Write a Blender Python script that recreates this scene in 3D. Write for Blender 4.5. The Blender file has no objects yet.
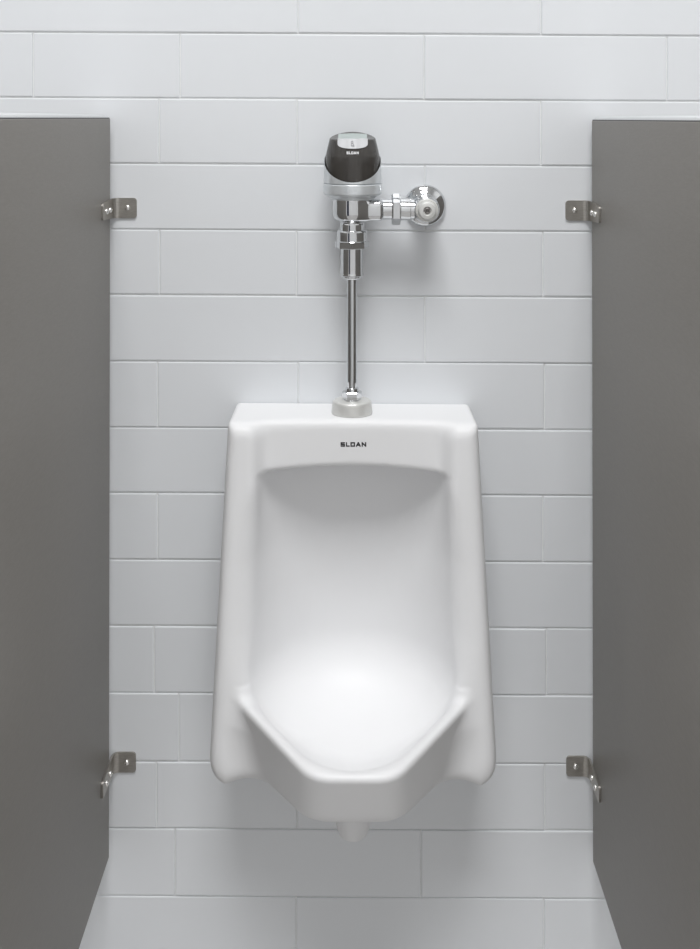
import bpy, bmesh, math, random
import numpy as np
from mathutils import Vector, Matrix

random.seed(7)
SC = bpy.context.scene
COL = SC.collection
PI = math.pi

# ------------------------------------------------------------------ measures
D = 1.5                 # lens to tiled wall, metres
S = 0.00155             # metres on the wall per pixel of a 700 x 949 picture
VX, VY = 351.0, 118.0   # point of the wall the lens looks at squarely
H = 1.433               # lens height
SHEAR = 0.0060          # the tile courses and the fixture hang very slightly out of level

def PX(px, d=0.0): return (px - VX) * S * (1 - d / D)
def PZ(py, d=0.0): return H - (py - VY) * S * (1 - d / D)

# ------------------------------------------------------------------ materials
def new_mat(name):
    m = bpy.data.materials.new(name); m.use_nodes = True
    nt = m.node_tree
    return m, nt, nt.nodes['Principled BSDF']

def simple(name, col, rough=0.4, metal=0.0, spec=0.5, coat=0.0):
    m, nt, b = new_mat(name)
    b.inputs['Base Color'].default_value = (*col, 1)
    b.inputs['Roughness'].default_value = rough
    b.inputs['Metallic'].default_value = metal
    b.inputs['Specular IOR Level'].default_value = spec
    b.inputs['Coat Weight'].default_value = coat
    b.inputs['Coat Roughness'].default_value = 0.05
    return m

def noisy(name, col_a, col_b, scale, rough, bump=0.0, metal=0.0, stretch=(1, 1, 1), spec=0.5, bump_scale=None, dist=0.001):
    m, nt, b = new_mat(name)
    tc = nt.nodes.new('ShaderNodeTexCoord')
    mp = nt.nodes.new('ShaderNodeMapping'); mp.inputs['Scale'].default_value = stretch
    nt.links.new(tc.outputs['Object'], mp.inputs['Vector'])
    n = nt.nodes.new('ShaderNodeTexNoise'); n.inputs['Scale'].default_value = scale
    n.inputs['Detail'].default_value = 4
    nt.links.new(mp.outputs['Vector'], n.inputs['Vector'])
    r = nt.nodes.new('ShaderNodeValToRGB')
    r.color_ramp.elements[0].color = (*col_a, 1); r.color_ramp.elements[0].position = 0.3
    r.color_ramp.elements[1].color = (*col_b, 1); r.color_ramp.elements[1].position = 0.7
    nt.links.new(n.outputs['Fac'], r.inputs['Fac'])
    nt.links.new(r.outputs['Color'], b.inputs['Base Color'])
    b.inputs['Roughness'].default_value = rough
    b.inputs['Metallic'].default_value = metal
    b.inputs['Specular IOR Level'].default_value = spec
    if bump:
        n2 = nt.nodes.new('ShaderNodeTexNoise'); n2.inputs['Scale'].default_value = bump_scale or scale
        n2.inputs['Detail'].default_value = 3
        nt.links.new(mp.outputs['Vector'], n2.inputs['Vector'])
        bp = nt.nodes.new('ShaderNodeBump'); bp.inputs['Strength'].default_value = bump
        bp.inputs['Distance'].default_value = dist
        nt.links.new(n2.outputs['Fac'], bp.inputs['Height'])
        nt.links.new(bp.outputs['Normal'], b.inputs['Normal'])
    return m

M_TILE = noisy('glazed_tile', (0.755, 0.775, 0.800), (0.775, 0.795, 0.818), 2.5, 0.36, bump=0.12, bump_scale=9, dist=0.002)
M_GROUT = noisy('white_grout', (0.80, 0.81, 0.81), (0.88, 0.89, 0.89), 60, 0.9)
M_PORC = noisy('white_porcelain', (0.815, 0.818, 0.828), (0.825, 0.828, 0.838), 3, 0.42, spec=0.2)
M_CHROME = simple('polished_chrome', (0.70, 0.71, 0.72), 0.03, 1.0)
M_SATIN = simple('satin_chrome', (0.72, 0.75, 0.77), 0.28, 0.5)
M_CAST = simple('plated_cap', (0.68, 0.68, 0.66), 0.36, 0.3)
M_STEEL = noisy('brushed_stainless', (0.42, 0.40, 0.37), (0.52, 0.50, 0.47), 120, 0.40, metal=1.0, stretch=(1, 1, 14), bump=0.05)
M_SCREW = simple('bright_screw', (0.80, 0.79, 0.77), 0.14, 1.0)
M_SCREWDARK = simple('dull_steel', (0.22, 0.21, 0.20), 0.4, 0.9)
M_DARK = simple('dark_gap_shade', (0.06, 0.06, 0.06), 0.5)
M_COVER = simple('smoked_plastic', (0.050, 0.046, 0.042), 0.22, 0.0, 0.5)
M_GLASS = simple('grey_green_window', (0.36, 0.42, 0.40), 0.15, 0.0, 0.6)
M_BUTTON = simple('pale_chrome_button', (0.78, 0.79, 0.81), 0.25, 0.4)
M_ICON = simple('grey_print', (0.22, 0.22, 0.23), 0.5)
M_WHITEPRINT = simple('white_print', (0.9, 0.9, 0.92), 0.5)
M_BLACKPRINT = simple('black_print', (0.012, 0.012, 0.015), 0.4)
M_PANEL = noisy('taupe_laminate', (0.208, 0.196, 0.180), (0.222, 0.209, 0.192), 60, 0.42, bump=0.22, bump_scale=150, stretch=(1, 1.0, 5.0), spec=0.4, dist=0.0006)
M_CAP = simple('pale_edge_strip', (0.62, 0.63, 0.64), 0.35, 0.3)
M_CEIL = noisy('ceiling_white', (0.78, 0.78, 0.77), (0.82, 0.82, 0.81), 30, 0.9)
M_PAINT = noisy('pale_paint', (0.8, 0.8, 0.8), (0.84, 0.84, 0.84), 20, 0.7)
M_FLOOR = noisy('grey_floor', (0.36, 0.35, 0.34), (0.42, 0.41, 0.40), 12, 0.45)
M_REFLECT = simple('navy_reflection_board', (0.012, 0.018, 0.045), 0.4)

# ------------------------------------------------------------------ mesh helpers
def link_mesh(name, verts, faces, mat, parent=None, smooth=True, sharp=35, loc=None):
    me = bpy.data.meshes.new(name)
    me.from_pydata([tuple(map(float, v)) for v in verts], [], [tuple(f) for f in faces])
    me.validate()
    bm = bmesh.new(); bm.from_mesh(me)
    bmesh.ops.remove_doubles(bm, verts=bm.verts, dist=1e-7)
    bmesh.ops.recalc_face_normals(bm, faces=bm.faces)
    bm.to_mesh(me); bm.free()
    if smooth:
        me.polygons.foreach_set('use_smooth', [True] * len(me.polygons))
        if sharp is not None:
            me.set_sharp_from_angle(angle=math.radians(sharp))
    me.materials.append(mat)
    o = bpy.data.objects.new(name, me)
    COL.objects.link(o)
    if loc is not None: o.location = loc
    if parent is not None:
        o.parent = parent
    return o

def frame_of(axis):
    a = Vector(axis).normalized()
    h = Vector((0, 0, 1)) if abs(a.z) < 0.9 else Vector((0, 1, 0))
    x = h.cross(a).normalized()
    y = a.cross(x)
    return x, y, a

def lathe_geo(prof, origin, axis, seg=64, squash=(1, 1), poly=None):
    """prof: (radius, height) list along axis; poly = number of flats for a hexagon."""
    ex, ey, ea = frame_of(axis)
    o = Vector(origin)
    vs, fs = [], []
    n = seg
    for r, h in prof:
        for i in range(n):
            t = 2 * PI * i / n
            rr = r
            if poly:
                k = PI / poly
                tt = (t % (2 * k)) - k
                rr = min(r * math.cos(k) / math.cos(tt), r)
            vs.append(o + ex * (rr * math.cos(t) * squash[0]) + ey * (rr * math.sin(t) * squash[1]) + ea * h)
    m = len(prof)
    for j in range(m - 1):
        for i in range(n):
            a = j * n + i; b = j * n + (i + 1) % n
            fs.append((a, b, b + n, a + n))
    fs.append(tuple(range(n - 1, -1, -1)))
    fs.append(tuple((m - 1) * n + i for i in range(n)))
    return vs, fs

def lathe(name, prof, origin, axis, mat, parent, **k):
    v, f = lathe_geo(prof, origin, axis, **k)
    return link_mesh(name, v, f, mat, parent)

def rnd(prof, r=0.0008, n=4):
    """round the convex/concave corners of a (radius,height) profile."""
    out = [prof[0]]
    for i in range(1, len(prof) - 1):
        p0, p, p1 = Vector(prof[i - 1]), Vector(prof[i]), Vector(prof[i + 1])
        a, b = (p0 - p), (p1 - p)
        q = min(r, a.length * 0.45, b.length * 0.45)
        A = p + a.normalized() * q; B = p + b.normalized() * q
        for k in range(n + 1):
            t = k / n
            v = A * (1 - t) ** 2 + p * 2 * t * (1 - t) + B * t ** 2
            out.append((v.x, v.y))
    out.append(prof[-1])
    return out

def box_geo(x0, x1, y0, y1, z0, z1):
    v = [(x, y, z) for x in (x0, x1) for y in (y0, y1) for z in (z0, z1)]
    f = [(0, 1, 3, 2), (4, 6, 7, 5), (0, 4, 5, 1), (2, 3, 7, 6), (0, 2, 6, 4), (1, 5, 7, 3)]
    return v, f

def box(name, b, mat, parent=None, bevel=0.0):
    v, f = box_geo(*b)
    o = link_mesh(name, v, f, mat, parent, smooth=False)
    if bevel:
        bm = bmesh.new(); bm.from_mesh(o.data)
        bmesh.ops.bevel(bm, geom=list(bm.edges), offset=bevel, segments=3, affect='EDGES', profile=0.5)
        bm.to_mesh(o.data); bm.free()
        o.data.polygons.foreach_set('use_smooth', [True] * len(o.data.polygons))
        o.data.set_sharp_from_angle(angle=math.radians(40))
    return o

def thing(name, label, cat, loc=(0, 0, 0), group=None):
    o = bpy.data.objects.new(name, None); COL.objects.link(o)
    o.location = loc; o.empty_display_size = 0.05
    o['label'] = label; o['category'] = cat
    if group: o['group'] = group
    return o

def attach(o, parent):
    """parent while keeping world coordinates of the mesh (things are unrotated)."""
    o.parent = parent
    o.matrix_parent_inverse = Matrix.Translation(-Vector(parent.location))
    return o

def structure(o):
    o['kind'] = 'structure'
    return o

# ------------------------------------------------------------------ implicit-surface mesher (soft ceramic and cast metal)
def smin(a, b, k):
    h = np.maximum(k - np.abs(a - b), 0) / k
    return np.minimum(a, b) - h * h * k * 0.25

def smax(a, b, k): return -smin(-a, -b, k)

def surface_nets(f, lo, hi, cell):
    n = [int(math.ceil((h - l) / cell)) + 1 for l, h in zip(lo, hi)]
    ax = [l + cell * np.arange(m) for l, m in zip(lo, n)]
    X, Y, Z = np.meshgrid(*ax, indexing='ij')
    V = f(X, Y, Z)
    inside = V < 0
    c = np.zeros(tuple(m - 1 for m in n), int)
    acc = np.zeros(tuple(m - 1 for m in n) + (3,)); cnt = np.zeros(tuple(m - 1 for m in n))
    corners = [(i, j, k) for i in (0, 1) for j in (0, 1) for k in (0, 1)]
    def sub(A, o): return A[o[0]:n[0] - 1 + o[0], o[1]:n[1] - 1 + o[1], o[2]:n[2] - 1 + o[2]]
    for o in corners: c += sub(inside, o)
    act = (c > 0) & (c < 8)
    for a in range(8):
        for b in range(a + 1, 8):
            A, B = corners[a], corners[b]
            if sum(abs(p - q) for p, q in zip(A, B)) != 1: continue
            va, vb = sub(V, A), sub(V, B)
            m = (va < 0) != (vb < 0)
            t = np.where(m, va / np.where(m, va - vb, 1), 0)
            for q in range(3):
                acc[..., q] += np.where(m, A[q] + t * (B[q] - A[q]), 0)
            cnt += m
    idx = -np.ones(act.shape, int); idx[act] = np.arange(act.sum())
    p = acc[act] / cnt[act][:, None]
    P = np.array(lo) + cell * (np.argwhere(act) + p)
    faces = []
    for q in range(3):
        r, s = (q + 1) % 3, (q + 2) % 3
        sl0 = [slice(None)] * 3; sl1 = [slice(None)] * 3
        sl0[q] = slice(0, -1); sl1[q] = slice(1, None)
        ch = inside[tuple(sl0)] != inside[tuple(sl1)]
        e = np.argwhere(ch)
        ok = (e[:, r] > 0) & (e[:, s] > 0) & (e[:, r] < n[r] - 1) & (e[:, s] < n[s] - 1)
        e = e[ok]
        flip = inside[tuple(e.T)]
        def g(dr, ds):
            t = e.copy(); t[:, r] -= dr; t[:, s] -= ds
            return idx[tuple(t.T)]
        F = np.stack([g(1, 1), g(0, 1), g(0, 0), g(1, 0)], 1)
        F[~flip] = F[~flip][:, ::-1]
        faces.append(F)
    F = np.concatenate(faces)
    F = F[(F >= 0).all(1)]
    for _ in range(5):                                   # slide the vertices onto the surface
        h = 3e-4
        v = f(*P.T)
        g = np.stack([(f(*(P + h * np.eye(3)[q]).T) - f(*(P - h * np.eye(3)[q]).T)) / (2 * h) for q in range(3)], 1)
        g2 = np.maximum((g * g).sum(1), 0.05)
        st = -(v / g2)[:, None] * g
        ln = np.linalg.norm(st, axis=1, keepdims=True)
        P = P + st * np.minimum(1, 0.6 * cell / np.maximum(ln, 1e-9))
    return P, F

def mesh_np(name, P, F, mat, parent=None, sharp=None):
    me = bpy.data.meshes.new(name)
    me.from_pydata(P.tolist(), [], F.tolist())
    me.polygons.foreach_set('use_smooth', [True] * len(me.polygons))
    if sharp: me.set_sharp_from_angle(angle=math.radians(sharp))
    me.materials.append(mat)
    o = bpy.data.objects.new(name, me); COL.objects.link(o)
    if parent: attach(o, parent)
    return o

# ------------------------------------------------------------------ room shell
RX, RY, RZ = 2.0, -3.6, 4.4
def tiled_wall():
    vs, fs, mi = [], [], []
    joints = [33.8, 99.2, 164.6, 230.4, 295.9, 362.2, 428.6, 494.2, 561.0, 627.2, 694.2, 762.6, 829.4, 897.4]
    up = [joints[0] - 65.4 * k for k in range(1, 14)]
    dn = [joints[-1] + 67.0 * k for k in range(1, 4)]
    ys = sorted(up + joints + dn)
    verticals = {}   # index of the joint at the course's top -> pixel columns of its upright joints
    T = 243.5
    odd = [33, 180, 424, 667]
    even = [159, 297, 541]
    known = {-1: [-190, 298, 541], 0: [33, 180, 424, 667], 1: [-86, 159, 297, 541], 2: [-64, 425, 668],
             3: [-86, 159.5, 296.5, 543], 4: [-64, 425, 669], 5: [-86, 157.5, 298, 544.5], 6: [-64, 425, 669],
             7: [-86, 157.5, 298, 543], 8: [-64, 425, 669], 9: [-90, 154, 297, 546.5], 10: [178.8, 425, 669],
             11: [-88, 156.5, 297, 545], 12: [175, 421, 666], 13: [50, 296, 544]}
    base = ys.index(joints[0])
    g = 0.0011                                # half a grout joint
    bw, bd = 0.0016, 0.0013                    # the glaze rounds over at the tile edge
    z_lim0, z_lim1 = 0.0, RZ
    for i in range(len(ys) - 1):
        k = i - base
        cols = list(known.get(k, odd if k % 2 == 0 else [53, 298, 541]))
        while cols[0] > -900: cols.insert(0, cols[0] - T)
        while cols[-1] < 1700: cols.append(cols[-1] + T)
        for a, b in zip(cols[:-1], cols[1:]):
            x0, x1 = max(PX(a) + 0.8 * g, -RX), min(PX(b) - 0.8 * g, RX)
            if x1 - x0 < 0.01: continue
            zt, zb = PZ(ys[i]) - g, PZ(ys[i + 1]) + g
            zt, zb = min(zt, z_lim1), max(zb, z_lim0)
            if zt - zb < 0.008: continue
            off = random.uniform(-0.0004, 0.0004)
            tx, tz = random.uniform(-0.0012, 0.0012), random.uniform(-0.003, 0.003)
            jz = random.uniform(-0.0004, 0.0004)
            xm, zm = (x0 + x1) / 2, (zt + zb) / 2
            def ring(e, dep):
                r = []
                for x, z in ((x0 + e, zb + e), (x1 - e, zb + e), (x1 - e, zt - e), (x0 + e, zt - e)):
                    y = dep + off + (x - xm) * tx + (z - zm) * tz
                    r.append((x, y, z + jz - SHEAR * x))
                return r
            s = len(vs)
            rings = [ring(0, 0.006), ring(0, bd), ring(bw * 0.3, bd * 0.30), ring(bw, 0)]
            for r in rings: vs.extend(r)
            for j in range(3):
                for q in range(4):
                    p = (q + 1) % 4
                    fs.append((s + 4 * j + q, s + 4 * j + p, s + 4 * j + 4 + p, s + 4 * j + 4 + q)); mi.append(0)
            fs.append((s + 12, s + 13, s + 14, s + 15)); mi.append(0)
    s = len(vs)
    v, f = box_geo(-RX, RX, 0.0022, 0.12, 0, RZ)
    vs += v; fs += [tuple(i + s for i in q) for q in f]; mi += [1] * 6
    me = bpy.data.meshes.new('wall_back'); me.from_pydata(vs, [], fs)
    me.materials.append(M_TILE); me.materials.append(M_GROUT)
    me.polygons.foreach_set('material_index', mi)
    bm = bmesh.new(); bm.from_mesh(me); bmesh.ops.recalc_face_normals(bm, faces=bm.faces); bm.to_mesh(me); bm.free()
    o = bpy.data.objects.new('wall_back', me); COL.objects.link(o)
    return structure(o)
tiled_wall()
structure(box('floor', (-RX, RX, RY, 0.12, -0.1, 0.0), M_FLOOR))
structure(box('ceiling', (-RX, RX, RY, 0.12, RZ, RZ + 0.1), M_CEIL))
structure(box('wall_left', (-RX - 0.1, -RX, RY, 0.12, 0, RZ), M_PAINT))
structure(box('wall_right', (RX, RX + 0.1, RY, 0.12, 0, RZ), M_PAINT))
structure(box('wall_front', (-RX - 0.1, RX + 0.1, RY - 0.1, RY, 0, RZ), M_PAINT))
structure(box('reflection_board_1', (-1.98, -1.2, RY, RY + 0.03, 0, 2.05), M_REFLECT))  # unseen, added to give the chrome its dark reflected stripe

# ------------------------------------------------------------------ partitions
def rounded_strip_bracket(name, side, zc, parent, tip_d, plate_px):
    """stainless angle: one leg flat on the wall, the other on the panel."""
    t, r, hh, rc = 0.0030, 0.0080, 0.0156, 0.0052
    xf = side * FACE                      # the panel face the long leg lies on
    Lw = abs(xf) - abs(PX(plate_px))      # reach of the wall leg measured from the panel face
    # neutral path (inner side), parameter s : wall tip -> bend -> leg tip, in (a, d) with a = distance from the face
    pts = []
    a_end, d_end = Lw, tip_d
    def path(n1=14, n2=8, n3=22):
        out = []
        R = r + t / 2
        for k in range(n1 + 1):
            u = (k / n1)
            a = a_end + (t / 2 + R - a_end) * u
            out.append((a, t / 2, 0, 1))
        for k in range(1, n2 + 1):
            th = PI / 2 * k / n2
            out.append((t / 2 + R - R * math.sin(th), t / 2 + R - R * math.cos(th), math.sin(th), math.cos(th)))
        for k in range(1, n3 + 1):
            out.append((t / 2, t / 2 + R + (d_end - t / 2 - R) * k / n3, 1, 0))
        return out
    P = path()
    # arc length, refine the two ends so that their corners come out round
    L = [0]
    for p, q in zip(P[:-1], P[1:]): L.append(L[-1] + math.hypot(q[0] - p[0], q[1] - p[1]))
    tot = L[-1]; rt = 0.0045
    ss = sorted(set([round(x, 6) for x in L] + [round(rc * (1 - math.cos(PI / 2 * k / 6)), 6) for k in range(7)]
                    + [round(tot - rt * (1 - math.cos(PI / 2 * k / 8)), 6) for k in range(9)]))
    def at(s):
        for i in range(len(L) - 1):
            if s <= L[i + 1] + 1e-9:
                f = (s - L[i]) / max(L[i + 1] - L[i], 1e-9)
                return [P[i][q] * (1 - f) + P[i + 1][q] * f for q in range(4)]
        return P[-1]
    vs, fs = [], []
    for s in ss:
        a, d, na, nd = at(s)
        e, ra = (s, rc) if s < tot / 2 else (tot - s, rt)
        cut = min(ra - math.sqrt(max(ra * ra - (ra - e) ** 2, 0)), 0.75 * ra) if e < ra else 0
        taper = 1 - 0.20 * max(0.0, (s - (tot - tip_d)) / tip_d)
        h = hh * taper - cut
        for off in (-t / 2, t / 2):
            aa, dd = a + na * off, d + nd * off
            x = xf - side * aa
            ch = 0.0005
            for z in (-h, h):
                vs.append((x, -dd, zc + z))
    n = len(ss)
    for i in range(n - 1):
        b = 4 * i
        for q in ((0, 1), (1, 3), (3, 2), (2, 0)):
            fs.append((b + q[0], b + q[1], b + 4 + q[1], b + 4 + q[0]))
    fs.append((0, 1, 3, 2)); fs.append((4 * n - 4, 4 * n - 3, 4 * n - 1, 4 * n - 2))
    o = link_mesh(name, vs, fs, M_STEEL, None, sharp=40)
    bm = bmesh.new(); bm.from_mesh(o.data)
    es = [e for e in bm.edges if len(e.link_faces) == 2 and e.calc_face_angle(0) > math.radians(60)]
    bmesh.ops.bevel(bm, geom=es, offset=0.0005, segments=2, affect='EDGES')
    bm.to_mesh(o.data); bm.free()
    o.data.polygons.foreach_set('use_smooth', [True] * len(o.data.polygons))
    o.data.set_sharp_from_angle(angle=math.radians(40))
    attach(o, parent)
    # screws: pan heads with a driver recess
    def screw(org, axis, R):
        prof = [(0.0012, 0.0005), (R, 0.0), (R, 0.0006)] + [(R * math.cos(a), 0.0006 + 0.72 * R * math.sin(a)) for a in
               [PI / 2 * k / 7 for k in range(1, 6)]] + [(R * 0.22, 0.0006 + 0.70 * R), (R * 0.18, 0.0006 + 0.35 * R)]
        v, f = lathe_geo(prof, org, axis, seg=24)
        sc = link_mesh('screw', v, f, M_SCREW, None)
        sc.parent = o
        sc['label'] = 'bright pan head screw'
    xs = xf - side * (Lw - 0.0140)
    screw((xs, -t, zc + 0.0005), (0, -1, 0), 0.0043)
    for d in (0.027, 0.048):
        xl = xf - side * t
        screw((xl, -d, zc - 0.001), (-side, 0, 0), 0.0044)
    return o

FACE = 238.7 * S
def partition(side, label, zt_px, zb_px):
    t = thing('privacy_screen', label, 'privacy screen', (side * (FACE + 0.0125), -0.3, 0.30), 'taupe privacy screens beside the urinal')
    t['kind'] = 'thing'
    th, dep = 0.025, 0.60
    x0, x1 = side * FACE, side * (FACE + th)
    zt, zb = PZ(zt_px, 0.015), PZ(zb_px, 0.017)
    g_t, g_b = 0.0125, 0.0200             # the wall edge is not quite plumb
    # panel with eased edges
    c = [(x, y, z) for x in (x0, x1) for (y, z) in ((-g_b, zb), (-dep, zb), (-dep, zt), (-g_t, zt))]
    f = [(0, 1, 2, 3), (7, 6, 5, 4)] + [(i, (i + 1) % 4, 4 + (i + 1) % 4, 4 + i) for i in range(4)]
    p = link_mesh('panel', c, f, M_PANEL, None, smooth=False)
    bm = bmesh.new(); bm.from_mesh(p.data)
    bmesh.ops.bevel(bm, geom=list(bm.edges), offset=0.0012, segments=3, affect='EDGES', profile=0.5)
    bm.to_mesh(p.data); bm.free()
    p.data.polygons.foreach_set('use_smooth', [True] * len(p.data.polygons))
    p.data.set_sharp_from_angle(angle=math.radians(40))
    attach(p, t)
    gap_shade = box('edge_gap_shade', (min(x0, x1) + 0.0006, max(x0, x1) - 0.0006, -dep + 0.003, -g_t - 0.002, zt - 0.0004, zt + 0.0014), M_DARK)  # thin dark box stands in for the shade between panel and strip
    attach(gap_shade, t); zt += 0.0014
    # domed pale strip along the top edge
    vs, fs = [], []
    n = 10
    ys = [-g_t - 0.001, -g_t - 0.002, -g_t - 0.004, -g_t - 0.009, -g_t - 0.10, -0.30, -dep + 0.004, -dep + 0.001]
    hs = [0.0008, 0.0022, 0.0032, 0.0040, 0.0046, 0.0052, 0.0050, 0.001]
    for y, hgt in zip(ys, hs):
        for k in range(n + 1):
            a = PI * k / n
            x = side * (FACE + th / 2) - side * (th / 2 - 0.0012) * math.cos(a)
            vs.append((x, y, zt - 0.0008 + (hgt + 0.0008) * math.sin(a) ** 0.6))
    for j in range(len(ys) - 1):
        for k in range(n):
            a = j * (n + 1) + k
            fs.append((a, a + 1, a + n + 2, a + n + 1))
        fs.append((j * (n + 1), (j + 1) * (n + 1), (j + 1) * (n + 1) + n, j * (n + 1) + n))
    fs.append(tuple(range(n + 1))); fs.append(tuple((len(ys) - 1) * (n + 1) + k for k in range(n + 1)))
    cp = link_mesh('top_strip', vs, fs, M_CAP, None, sharp=50)
    cp['label'] = 'pale grey strip along the top edge'
    attach(cp, t)
    if side < 0:
        rounded_strip_bracket('bracket', side, PZ(207.9), t, 0.067, 137)
        rounded_strip_bracket('bracket', side, PZ(761.4), t, 0.067, 136.2)
    else:
        rounded_strip_bracket('bracket', side, PZ(210.5), t, 0.067, 565.2)
        rounded_strip_bracket('bracket', side, PZ(765.4), t, 0.067, 566.0)
    return t
partition(-1, 'taupe grey partition panel left of the white urinal, fixed by two steel brackets', 118.6, 855.6)
partition(1, 'taupe grey partition panel right of the white urinal, beside the round chrome supply stop', 120.6, 860.0)

# ------------------------------------------------------------------ urinal
UC = PX(353.0, 0.1)
Z_TOP = PZ(403)
Z_RIM = 0.6175
def plane3(A, B, C, inside):
    A, B, C, I = map(np.array, (A, B, C, inside))
    n = np.cross(B - A, C - A).astype(float); n /= np.linalg.norm(n)
    if np.dot(I - A, n) > 0: n = -n
    return n, float(np.dot(n, A))
A_ = (0.167, 0.140, Z_RIM); B_ = (0.053, 0.305, Z_RIM); E_ = (0.057, 0.268, 0.528)
IN_ = (0.0, 0.10, 0.57)
N_OB, C_OB = plane3(A_, B_, E_, IN_)
N_FR, C_FR = plane3((0, 0.305, Z_RIM), (0.05, 0.305, Z_RIM), (0, 0.266, 0.528), IN_)

def urinal_sdf(x, y, z):
    u = np.abs(x); d = y
    tz = (z - 0.49) / (0.985 - 0.49)
    df = 0.152 + (0.122 - 0.152) * tz
    w = 0.2045 + (0.1805 - 0.2045) * tz
    a1 = (d - df)
    a2 = u - w - 0.010 * (d - 0.10) * 0
    a3 = z - (Z_TOP + 0.03 * d)
    zb = 0.492 + 0.55 * np.clip(0.180 - u, 0, 0.06)
    a4 = (zb - z) * 0.92
    body = smax(smax(a2, a4, 0.040), a3, 0.008)
    body = smax(body, a1, 0.022)
    # the middle of the hood is set back between the two cheeks
    dh = 0.095 + 0.009 * (u / 0.135) ** 2
    dh = dh + 0.002 * np.clip((0.985 - z) / 0.055, 0, 1.3)      # the lip leans forward
    ch = smax(dh - d, u - 0.139, 0.026)
    ch = smax(ch, 0.900 - z, 0.030)
    body = smax(body, -ch, 0.014)
    # bowl
    ob = N_OB[0] * u + N_OB[1] * d + N_OB[2] * z - C_OB
    fr = N_FR[1] * d + N_FR[2] * z - C_FR
    side = smax(ob, fr, 0.022)
    side = smax(side, u - 0.168, 0.02)
    bt = (0.528 - 0.15 * (0.262 - d)) - z
    bowl = smax(smax(side, z - Z_RIM, 0.012), bt, 0.020)
    solid = smin(body, bowl, 0.014 + 0.014 * np.clip((0.612 - z) / 0.03, 0, 1))
    # cavity
    wf = np.interp(z, [0.50, 0.61, 0.80, 0.89, 0.94], [0.148, 0.152, 0.1465, 0.139, 0.1325])
    dF = df
    db = 0.016
    s0, p = np.interp(z, [0.75, 0.86, 0.93], [0.42, 0.30, 0.10]), 2.2                      # the cheeks splay towards the room
    s = np.clip(s0 + (1 - s0) * (dF - d) / (dF - db), 0, None)
    rad = ((u / (wf / (1 - s0 ** p) ** (1 / p))) ** p + s ** p + 1e-9) ** (1 / p)
    niche = (rad - 1) * 0.115
    th = 0.0140
    open_up = 2.5 * (z - Z_RIM - 0.012).clip(0)      # above the rim the bowl walls stop
    cav = smax(niche, smax(ob + th, fr + th, 0.045) - open_up, 0.014)
    zc = 0.9270 - 0.0070 * np.abs(u / 0.130) ** 2
    cav = smax(cav, z - zc, 0.008)
    zf = 0.545
    cav = smax(cav, zf - z, 0.110)
    kk = 0.015 + 0.010 * np.clip((z - 0.64) / 0.06, 0, 1) * np.clip((0.92 - z) / 0.12, 0, 1) - 0.006 * np.clip((z - 0.86) / 0.05, 0, 1)
    out = smax(solid, -cav, kk)
    return smax(out, 0.0012 - d, 0.003)

P, F = surface_nets(urinal_sdf, (-0.2125, -0.004, 0.402), (0.2125, 0.325, 1.012), 0.0030)
P2 = np.stack([P[:, 0] + UC, -P[:, 1], P[:, 2] - SHEAR * P[:, 0]], 1)
urinal = mesh_np('urinal', P2, F[:, ::-1], M_PORC)
urinal['label'] = 'white porcelain wall-hung urinal with a wide open bowl between the two partitions'
urinal['category'] = 'urinal'
v, f = lathe_geo(rnd([(0.012, 0), (0.0205, 0.0005), (0.0240, 0.012), (0.030, 0.040), (0.045, 0.095)], 0.006), (UC, -0.125, 0.418), (0, 0, 1), seg=48)
link_mesh('drain_outlet', v, f, M_PORC, urinal)

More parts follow.
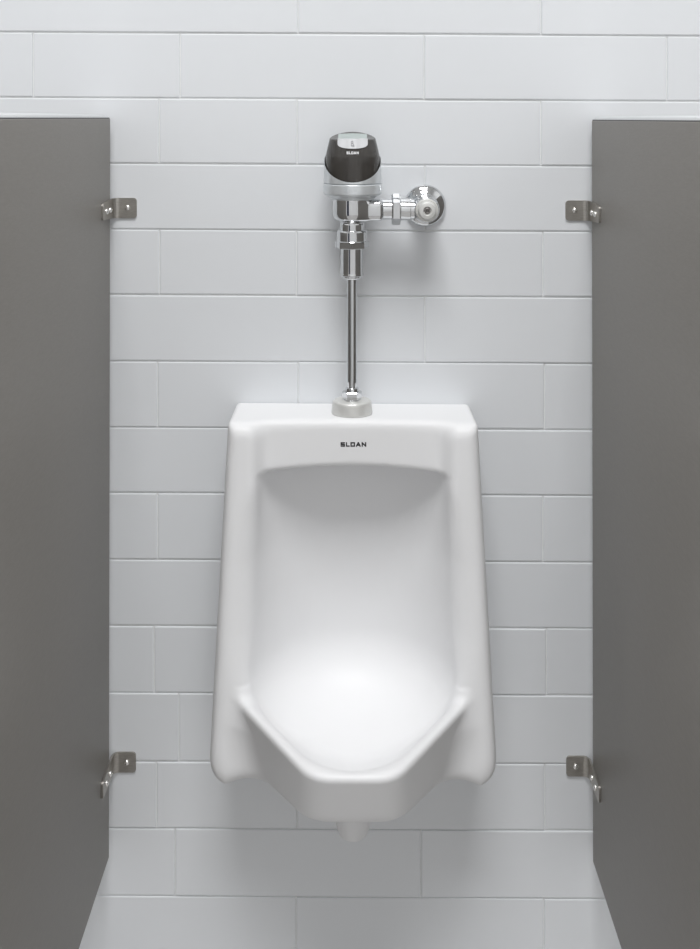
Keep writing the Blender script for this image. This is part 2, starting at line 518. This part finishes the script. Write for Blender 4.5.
# raised-outline lettering, drawn stroke by stroke: S L O A N
def stroke_letters(name, x_left, x_right, z_low, z_high, yfun, mat, parent, lift, wgt=0.27, shear=0.0):
    """wide squared letters made of flat bars, wrapped on the surface yfun(x, z)."""
    glyphs = {'S': [((0, 0), (1, 0)), ((1, 0), (1, .5)), ((1, .5), (0, .5)), ((0, .5), (0, 1)), ((0, 1), (1, 1))],
              'L': [((0, 1), (0, 0)), ((0, 0), (1, 0))],
              'O': [((0, 0), (1, 0)), ((1, 0), (1, 1)), ((1, 1), (0, 1)), ((0, 1), (0, 0))],
              'A': [((0, 0), (.45, 1)), ((.45, 1), (.55, 1)), ((.55, 1), (1, 0)), ((.22, .3), (.78, .3))],
              'N': [((0, 0), (0, 1)), ((0, 1), (1, 0)), ((1, 0), (1, 1))]}
    hgt = z_high - z_low
    sw = hgt * wgt
    word = 'SLOAN'
    gap = 0.035 * (x_right - x_left)
    widths = {'S': 1.0, 'L': 0.85, 'O': 1.05, 'A': 1.1, 'N': 1.05}
    tot = sum(widths[c] for c in word)
    unit = (x_right - x_left - gap * 4) / tot
    vs, fs = [], []
    x = x_left
    for c in word:
        W = unit * widths[c]
        for (a, b) in glyphs[c]:
            p = Vector((x + sw / 2 + a[0] * (W - sw), z_low + sw / 2 + a[1] * (hgt - sw)))
            q = Vector((x + sw / 2 + b[0] * (W - sw), z_low + sw / 2 + b[1] * (hgt - sw)))
            dirv = (q - p).normalized(); nn = Vector((-dirv.y, dirv.x)) * sw / 2
            p2, q2 = p - dirv * sw / 2, q + dirv * sw / 2
            n = 4
            s = len(vs)
            for k in range(n + 1):
                m = p2.lerp(q2, k / n)
                for r in (m - nn, m + nn):
                    y = yfun(r.x, r.y)
                    vs.append((r.x, y - lift, r.y)); vs.append((r.x, y + 0.0003, r.y))
            for k in range(n):
                o = s + 4 * k
                fs += [(o, o + 2, o + 6, o + 4), (o + 1, o + 5, o + 7, o + 3), (o, o + 4, o + 5, o + 1), (o + 2, o + 3, o + 7, o + 6)]
            fs += [(s, s + 1, s + 3, s + 2), (s + 4 * n, s + 4 * n + 2, s + 4 * n + 3, s + 4 * n + 1)]
        x += W + gap
    me = bpy.data.meshes.new(name); me.from_pydata(vs, [], fs)
    bm = bmesh.new(); bm.from_mesh(me); bmesh.ops.recalc_face_normals(bm, faces=bm.faces); bm.to_mesh(me); bm.free()
    me.materials.append(mat)
    o = bpy.data.objects.new(name, me); COL.objects.link(o)
    if parent: o.parent = parent
    return o

def hood_y(x, z):
    """the hood surface in front of point (x, z)."""
    u = x - UC
    lo, hi = 0.05, 0.14
    for _ in range(40):
        m = (lo + hi) / 2
        v = urinal_sdf(np.array([u]), np.array([m]), np.array([z + SHEAR * u]))[0]
        if v < 0: lo = m
        else: hi = m
    return -lo
dd = -hood_y(PX(353, 0.09), PZ(444, 0.09))
lt = stroke_letters('lettering', PX(340.6, dd), PX(366.2, dd), PZ(446.6, dd), PZ(442.2, dd), hood_y, M_BLACKPRINT, urinal, 0.0003)
lt['label'] = 'black maker name printed on the hood'

# ------------------------------------------------------------------ flush valve
VD = 0.058
fv = thing('flush_valve', 'chrome sensor flush valve with dark domed cover above the urinal, pipe down to its top', 'flush valve',
           (PX(352, VD), -VD, PZ(414, VD)))
q = S * (1 - VD / D)                     # metres per pixel at the valve's distance
CX = PX(352, VD)
def vz(py): return PZ(py, VD)
def vpart(name, prof_px, mat=M_CHROME, cx=CX, r=0.0008, parent=fv, **k):
    """profile in picture measures: (half width px, row px), from bottom to top."""
    z0 = vz(prof_px[0][1])
    prof = [(a * q, vz(b) - z0) for a, b in prof_px]
    if r: prof = rnd(prof, r)
    v, f = lathe_geo(prof, (cx, -VD, z0), (0, 0, 1), **k)
    o = link_mesh(name, v, f, mat, None)
    attach(o, fv)
    return o

vpart('flush_tube', [(5.1, 396), (5.1, 274)], r=0)
vpart('vacuum_breaker', [(5.5, 278.6), (8.8, 278.6), (10.2, 277), (10.4, 275.6), (11.6, 275.2), (11.7, 274), (11.2, 272.5), (11.2, 246)])
# union nut: a plain band over wrench flats
nut = vpart('union_nut', [(11.0, 248.2), (15.0, 247.6), (15.6, 246.8), (15.8, 241), (15.2, 240.2), (15.2, 231.5), (14.4, 229.8), (11.0, 229.6)], r=0.0005)
v, f = lathe_geo([(14.0 * q, 0), (17.2 * q, 0.0008), (17.2 * q, 6.6 * q), (14.0 * q, 7.2 * q)], (CX, -VD, vz(247.6)), (0, 0, 1), seg=96, poly=8)
fl = link_mesh('wrench_flats', v, f, M_CHROME, None); fl.parent = nut
vpart('tailpiece', [(12.2, 231), (12.2, 224), (11.6, 222.5), (13.6, 221.0), (13.6, 219)])

# cast body: an upright barrel with a branch to the right, blended
def body_sdf(x, y, z):
    X = x / q; Y = y / q; Zp = z / q                # in pixels, z measured up from row 209.5
    r1 = np.sqrt(X * X + Y * Y)
    barrel = smax(smax(r1 - 19.2, -11.6 - Zp, 9.0), Zp - 12.5, 3.0)
    r2 = (np.abs(Y / 1.25) ** 4 + (Zp + 0.2) ** 4) ** 0.25
    branch = smax(smax(r2 - 10.9, X - 31.2, 4.5), -X, 1.0)
    return smin(barrel, branch, 4.0) * q
P, F = surface_nets(body_sdf, (-22 * q, -22 * q, -15 * q), (35 * q, 22 * q, 16 * q), 0.0011)
P2 = P + np.array([CX, -VD, vz(209.5)])
mesh_np('valve_body', P2, F, M_CHROME, fv)

# sensor housing -------------------------------------------------------------
sx = PX(352.6, VD)
vpart('housing_base', [(17, 199.4), (22, 199.0), (22.5, 197.4), (24.5, 196.2), (28.4, 194.2), (29.3, 192.6), (29.3, 184.0), (28.9, 183.3), (27.2, 183.1), (27.2, 181.8), (20, 181.8)], M_SATIN, cx=sx, r=0.0006, seg=96)
# collar: a tube cut by a tilted plane, low at the front, high at the back
def ring_surface(name, mat, r_of_row, top_row, bot_row, seg=128, rows=24, close_top=True, parent=fv):
    vs, fs = [], []
    for i in range(seg):
        t = 2 * PI * i / seg
        sn, cs = math.sin(t), math.cos(t)
        a, b = bot_row, top_row(cs)
        for j in range(rows + 1):
            row = a + (b - a) * j / rows
            r = r_of_row(row) * q
            vs.append((sx + r * sn, -VD - r * cs, vz(row)))
    n = rows + 1
    for i in range(seg):
        k = (i + 1) % seg
        for j in range(rows):
            fs.append((i * n + j, k * n + j, k * n + j + 1, i * n + j + 1))
    fs.append(tuple(i * n for i in range(seg)))
    if close_top:
        # inset ring, then a slightly domed lid
        last = [i * n + rows for i in range(seg)]
        for (fr, up) in ((0.965, 0.55), (0.90, 0.95), (0.6, 1.5), (0.25, 1.9)):
            new = []
            for i in range(seg):
                t = 2 * PI * i / seg
                b = top_row(math.cos(t) * fr)
                r = r_of_row(top_row(math.cos(t))) * q * fr
                vs.append((sx + r * math.sin(t), -VD - r * math.cos(t), vz(b - up)))
                new.append(len(vs) - 1)
            for i in range(seg):
                k = (i + 1) % seg
                fs.append((last[i], last[k], new[k], new[i]))
            last = new
        fs.append(tuple(last))
    o = link_mesh(name, vs, fs, mat, None, sharp=45)
    attach(o, fv)
    return o

def r_cover(row):
    return float(np.interp(row, [131, 134, 137, 140, 144, 150, 156, 162, 170, 182],
                           [21.6, 22.0, 22.6, 23.2, 24.3, 25.7, 26.9, 27.4, 27.5, 27.2]))
def r_collar(row):
    return float(np.interp(row, [134, 150, 158, 164, 172, 182.2], [26.6, 27.4, 28.0, 28.4, 28.8, 29.0]))
def cover_top(c):  return 138.5 + 3.6 * c - 2.65 * c * c
collar = ring_surface('chrome_collar', M_SATIN, r_collar, lambda c: 159.0 + 21.6 * c if c > 0 else 159.0 + 14.0 * c, 182.3, close_top=False)
cover = ring_surface('sensor_cover', M_COVER, r_cover, cover_top, 181.5)

# override button: a plate over the front of the cover and its lid
def cover_y(x, row):
    r = r_cover(row) * q
    X = x - sx
    return -VD - math.sqrt(max(r * r - X * X, 1e-9))
def button():
    vs, fs = [], []
    nx, nz = 24, 10
    hw = 14.8
    def low(xp):                       # lower outline: flat smile with rounded ends
        e = abs(xp) / hw
        return 143.6 + 4.2 * math.sqrt(max(1 - e ** 2.6, 0))
    for lay in (0.0013, -0.0015):
        for i in range(nx + 1):
            xp = -hw + 2 * hw * (0.5 - 0.5 * math.cos(PI * i / nx))
            for j in range(nz + 1):
                row = 138.2 + (low(xp) - 138.2) * j / nz
                x = sx + xp * q
                vs.append((x, cover_y(x, row) - lay, vz(row)))
    n = (nx + 1) * (nz + 1)
    def id(i, j, l): return l * n + i * (nz + 1) + j
    for i in range(nx):
        for j in range(nz):
            fs.append((id(i, j, 0), id(i + 1, j, 0), id(i + 1, j + 1, 0), id(i, j + 1, 0)))
            fs.append((id(i, j, 1), id(i, j + 1, 1), id(i + 1, j + 1, 1), id(i + 1, j, 1)))
    for i in range(nx):
        fs.append((id(i, 0, 0), id(i, 0, 1), id(i + 1, 0, 1), id(i + 1, 0, 0)))
        fs.append((id(i, nz, 0), id(i + 1, nz, 0), id(i + 1, nz, 1), id(i, nz, 1)))
    for j in range(nz):
        fs.append((id(0, j, 0), id(0, j + 1, 0), id(0, j + 1, 1), id(0, j, 1)))
        fs.append((id(nx, j, 0), id(nx, j, 1), id(nx, j + 1, 1), id(nx, j + 1, 0)))
    o = link_mesh('override_button', vs, fs, M_BUTTON, None, sharp=40)
    attach(o, fv)
    return o
btn = button()
btn['label'] = 'pale rounded override button'
# sloping window in the lid behind the button
def lid_row(xp, Y):
    rr = math.hypot(xp, Y); c = Y / max(rr, 1e-6)
    fr = min(rr / r_cover(cover_top(c)), 1.0)
    return cover_top(c * fr) - float(np.interp(fr, [0, 0.25, 0.6, 0.9, 0.965, 1.0], [1.95, 1.9, 1.5, 0.95, 0.55, 0.0]))
def lid_window():
    vs, fs = [], []
    nx, ny = 16, 8
    hw = 14.4
    for lay in (0.0, 1.2):
        for i in range(nx + 1):
            xp = -hw + 2 * hw * i / nx
            for j in range(ny + 1):
                t = j / ny
                yy_f = math.sqrt(23.1 ** 2 - xp ** 2) - 0.3
                yy_b = -13.0
                Y = yy_f + (yy_b - yy_f) * t
                row = lid_row(xp, Y) - 0.35 + lay
                vs.append((sx + xp * q, -VD - Y * q, vz(row)))
    n = (nx + 1) * (ny + 1)
    def id(i, j, l): return l * n + i * (ny + 1) + j
    for i in range(nx):
        for j in range(ny):
            fs.append((id(i, j, 0), id(i, j + 1, 0), id(i + 1, j + 1, 0), id(i + 1, j, 0)))
            fs.append((id(i, j, 1), id(i + 1, j, 1), id(i + 1, j + 1, 1), id(i, j + 1, 1)))
    for i in range(nx):
        for j in (0, ny): fs.append((id(i, j, 0), id(i + 1, j, 0), id(i + 1, j, 1), id(i, j, 1)))
    for j in range(ny):
        for i in (0, nx): fs.append((id(i, j, 0), id(i, j + 1, 0), id(i, j + 1, 1), id(i, j, 1)))
    o = link_mesh('lid_window', vs, fs, M_GLASS, None, sharp=40)
    attach(o, fv)
    o['label'] = 'grey green window in the lid'
    return o
lid_window()
# hand symbol on the button: two small loops with a tail
def icon():
    vs, fs = [], []
    def loop(cx, row, rx, rz, w):
        s = len(vs); n = 20
        for k in range(n):
            t = 2 * PI * k / n
            for m in (1 - w, 1 + w):
                xp, rw = cx + rx * m * math.cos(t), row - rz * m * math.sin(t)
                x = sx + xp * q
                for lay in (0.0016, 0.0012):
                    vs.append((x, cover_y(x, rw) - lay, vz(rw)))
        for k in range(n):
            a = s + 4 * k; b = s + 4 * ((k + 1) % n)
            fs.extend([(a, b, b + 2, a + 2), (a, a + 1, b + 1, b), (a + 2, b + 2, b + 3, a + 3), (a + 1, a + 3, b + 3, b + 1)])
    loop(-0.5, 141.6, 0.9, 1.0, 0.33)
    loop(-0.4, 144.0, 1.1, 1.3, 0.30)
    loop(0.9, 145.2, 0.7, 0.6, 0.4)
    o = link_mesh('symbol', vs, fs, M_ICON, None, smooth=False)
    o.parent = btn
    o['label'] = 'small grey symbol'
icon()
def cov_y(x, z):
    row = VY + (H - z) / (S * (1 - VD / D))
    return cover_y(x, row)
l2 = stroke_letters('lettering', sx - 5.9 * q, sx + 5.9 * q, vz(153.2), vz(150.7), cov_y, M_WHITEPRINT, None, 0.0004, wgt=0.25)
l2.parent = cover
l2['label'] = 'small white maker name'

def seat(o):
    """let the lower edge of the cap follow the slightly sloping porcelain."""
    zs = [v.co.z for v in o.data.vertices]; lo, hi = min(zs), max(zs)
    for v in o.data.vertices:
        base = Z_TOP - 0.03 * v.co.y - SHEAR * (v.co.x - UC) + 0.0003
        k = (v.co.z - lo) / (hi - lo)
        v.co.z = base + (hi - base) * k
# spud: nut with lugs over a low oval cap on the porcelain
SPY = VD
vpart('spud_cap', [(20.0, 415.6), (20.4, 414.2), (20.2, 411), (19.5, 403.2), (18.8, 400.8), (17.0, 399.7), (6, 399.5)], M_CAST, r=0.0016, seg=96, squash=(1, 0.86))
seat(bpy.data.objects['spud_cap'])
vpart('spud_ring', [(6, 401.6), (8.2, 401.4), (8.4, 400.8), (8.4, 398.6), (6, 398.4)], r=0.0003)
v, f = lathe_geo([(6 * q, -0.4 * q), (8.6 * q, -0.4 * q), (9.7 * q, 0.3 * q), (9.7 * q, 7.0 * q), (8.9 * q, 7.8 * q), (5.6 * q, 8.0 * q)], (CX, -VD, vz(398.4)), (0, 0, 1), seg=96, poly=6)
attach(link_mesh('spud_nut', v, f, M_CHROME, None, sharp=20), fv)
v, f = lathe_geo(rnd([(5.4 * q, 0), (7.0 * q, 0), (6.4 * q, 3.0 * q), (5.3 * q, 3.6 * q)], 0.0004), (CX, -VD, vz(390.4)), (0, 0, 1))
attach(link_mesh('slip_collar', v, f, M_CHROME, None), fv)

# supply arm and angle stop --------------------------------------------------
ZS = vz(209.3)
def hpart(name, prof_px, mat=M_CHROME, poly=None, r=0.0006, seg=64):
    x0 = PX(prof_px[0][1], VD)
    prof = [(a * q, PX(b, VD) - x0) for a, b in prof_px]
    if r: prof = rnd(prof, r)
    ex = Vector((1, 0, 0))
    v, f = lathe_geo(prof, (x0, -VD, ZS), (1, 0, 0), seg=seg, poly=poly)
    if poly:                                   # turn the nut so that one flat faces the room
        m = Matrix.Translation((x0, -VD, ZS)) @ Matrix.Rotation(PI / 6, 4, 'X') @ Matrix.Translation((-x0, VD, -ZS))
        v = [m @ Vector(p) for p in v]
    o = link_mesh(name, v, f, mat, None, sharp=25)
    attach(o, fv)
    return o
hpart('supply_tube', [(10.4, 378), (10.4, 414)], r=0)
sn = hpart('supply_nut', [(12.8, 391.4), (14.6, 391.6), (15.8, 392.8), (15.8, 399.4), (14.6, 400.4), (12.8, 400.6)], poly=6, r=0.0003, seg=96)
hpart('tube_collar', [(10.4, 400.4), (11.1, 400.6), (11.1, 410.0), (10.4, 410.4)], r=0.0003)
XS = PX(426.0, VD)
def fpart(name, prof, mat=M_CHROME, r=0.0006, x=None, z=None, **k):
    """turned about the axis that points from the wall into the room; (radius, distance from the wall) in metres."""
    v, f = lathe_geo(rnd(prof, r) if r else prof, (XS if x is None else x, 0, ZS if z is None else z), (0, -1, 0), **k)
    o = link_mesh(name, v, f, mat, None)
    attach(o, fv)
    return o
XW = PX(424.8); ZW = PZ(205.4)
fl = fpart('wall_flange', [(0.012, 0.001), (0.0318, 0.001), (0.0325, 0.003), (0.0318, 0.0062), (0.0285, 0.0095), (0.0225, 0.0125), (0.0190, 0.0150), (0.0180, 0.0190), (0.012, 0.0200)],
           x=XW, z=ZW, r=0.0012, seg=96)
fpart('stop_body', [(0.010, 0.012), (0.0168, 0.012), (0.0172, 0.030), (0.0190, 0.036), (0.0198, 0.044), (0.0198, 0.064), (0.0190, 0.0675), (0.0182, 0.0680), (0.0182, 0.0715), (0.0176, 0.0728), (0.010, 0.0730)], seg=96)
fpart('stop_cap', [(0.010, 0.072), (0.0172, 0.072), (0.0172, 0.0750), (0.0158, 0.0772), (0.0148, 0.0772), (0.0140, 0.0768), (0.0136, 0.0815), (0.0118, 0.0850), (0.0066, 0.0860), (0.0060, 0.0855), (0.0055, 0.0838), (0.001, 0.0836)], mat=M_CAST, r=0.0005, seg=96)
scw = fpart('stop_screw', [(0.001, 0.0830), (0.0046, 0.0830), (0.0046, 0.0846), (0.0038, 0.0852), (0.0020, 0.0852), (0.0016, 0.0838), (0.0006, 0.0838)], M_SCREWDARK, r=0.0002)
scw['label'] = 'dull recessed screw'

# ------------------------------------------------------------------ light
def area(name, loc, size, power, col=(1, 1, 1), rot=(0, 0, 0)):
    L = bpy.data.lights.new(name, 'AREA'); L.shape = 'RECTANGLE'
    L.size, L.size_y = size; L.energy = power; L.color = col
    o = bpy.data.objects.new(name, L); o.location = loc; o.rotation_euler = rot
    COL.objects.link(o)
    return o
area('ceiling_lamp', (0, -1.9, RZ - 0.02), (1.4, 1.4), 77, (1.0, 1.0, 1.0)).data.spread = math.radians(132)   # spread narrowed to hold back light on the upper wall

w = bpy.data.worlds.new('World'); SC.world = w; w.use_nodes = True
w.node_tree.nodes['Background'].inputs[0].default_value = (0.5, 0.5, 0.5, 1)
w.node_tree.nodes['Background'].inputs[1].default_value = 0.0

# ------------------------------------------------------------------ camera
cam = bpy.data.cameras.new('camera')
cam.sensor_fit = 'HORIZONTAL'; cam.sensor_width = 36.0
cam.lens = (D / S) / 700 * 36.0
cam.shift_x = -(VX - 350) / 700
cam.shift_y = (VY - 474.5) / 700
cam.clip_start = 0.02
co = bpy.data.objects.new('camera', cam)
co.location = (0, -D, H); co.rotation_euler = (PI / 2, 0, 0)
COL.objects.link(co); SC.camera = co

SC.view_settings.view_transform = 'Standard'
SC.view_settings.look = 'None'
SC.view_settings.gamma = 1.0
SC.view_settings.use_curve_mapping = False
SC.view_settings.exposure = 0.0
SC.cycles.max_bounces = 12
SC.cycles.diffuse_bounces = 6
SC.cycles.glossy_bounces = 6
SC.cycles.use_denoising = True
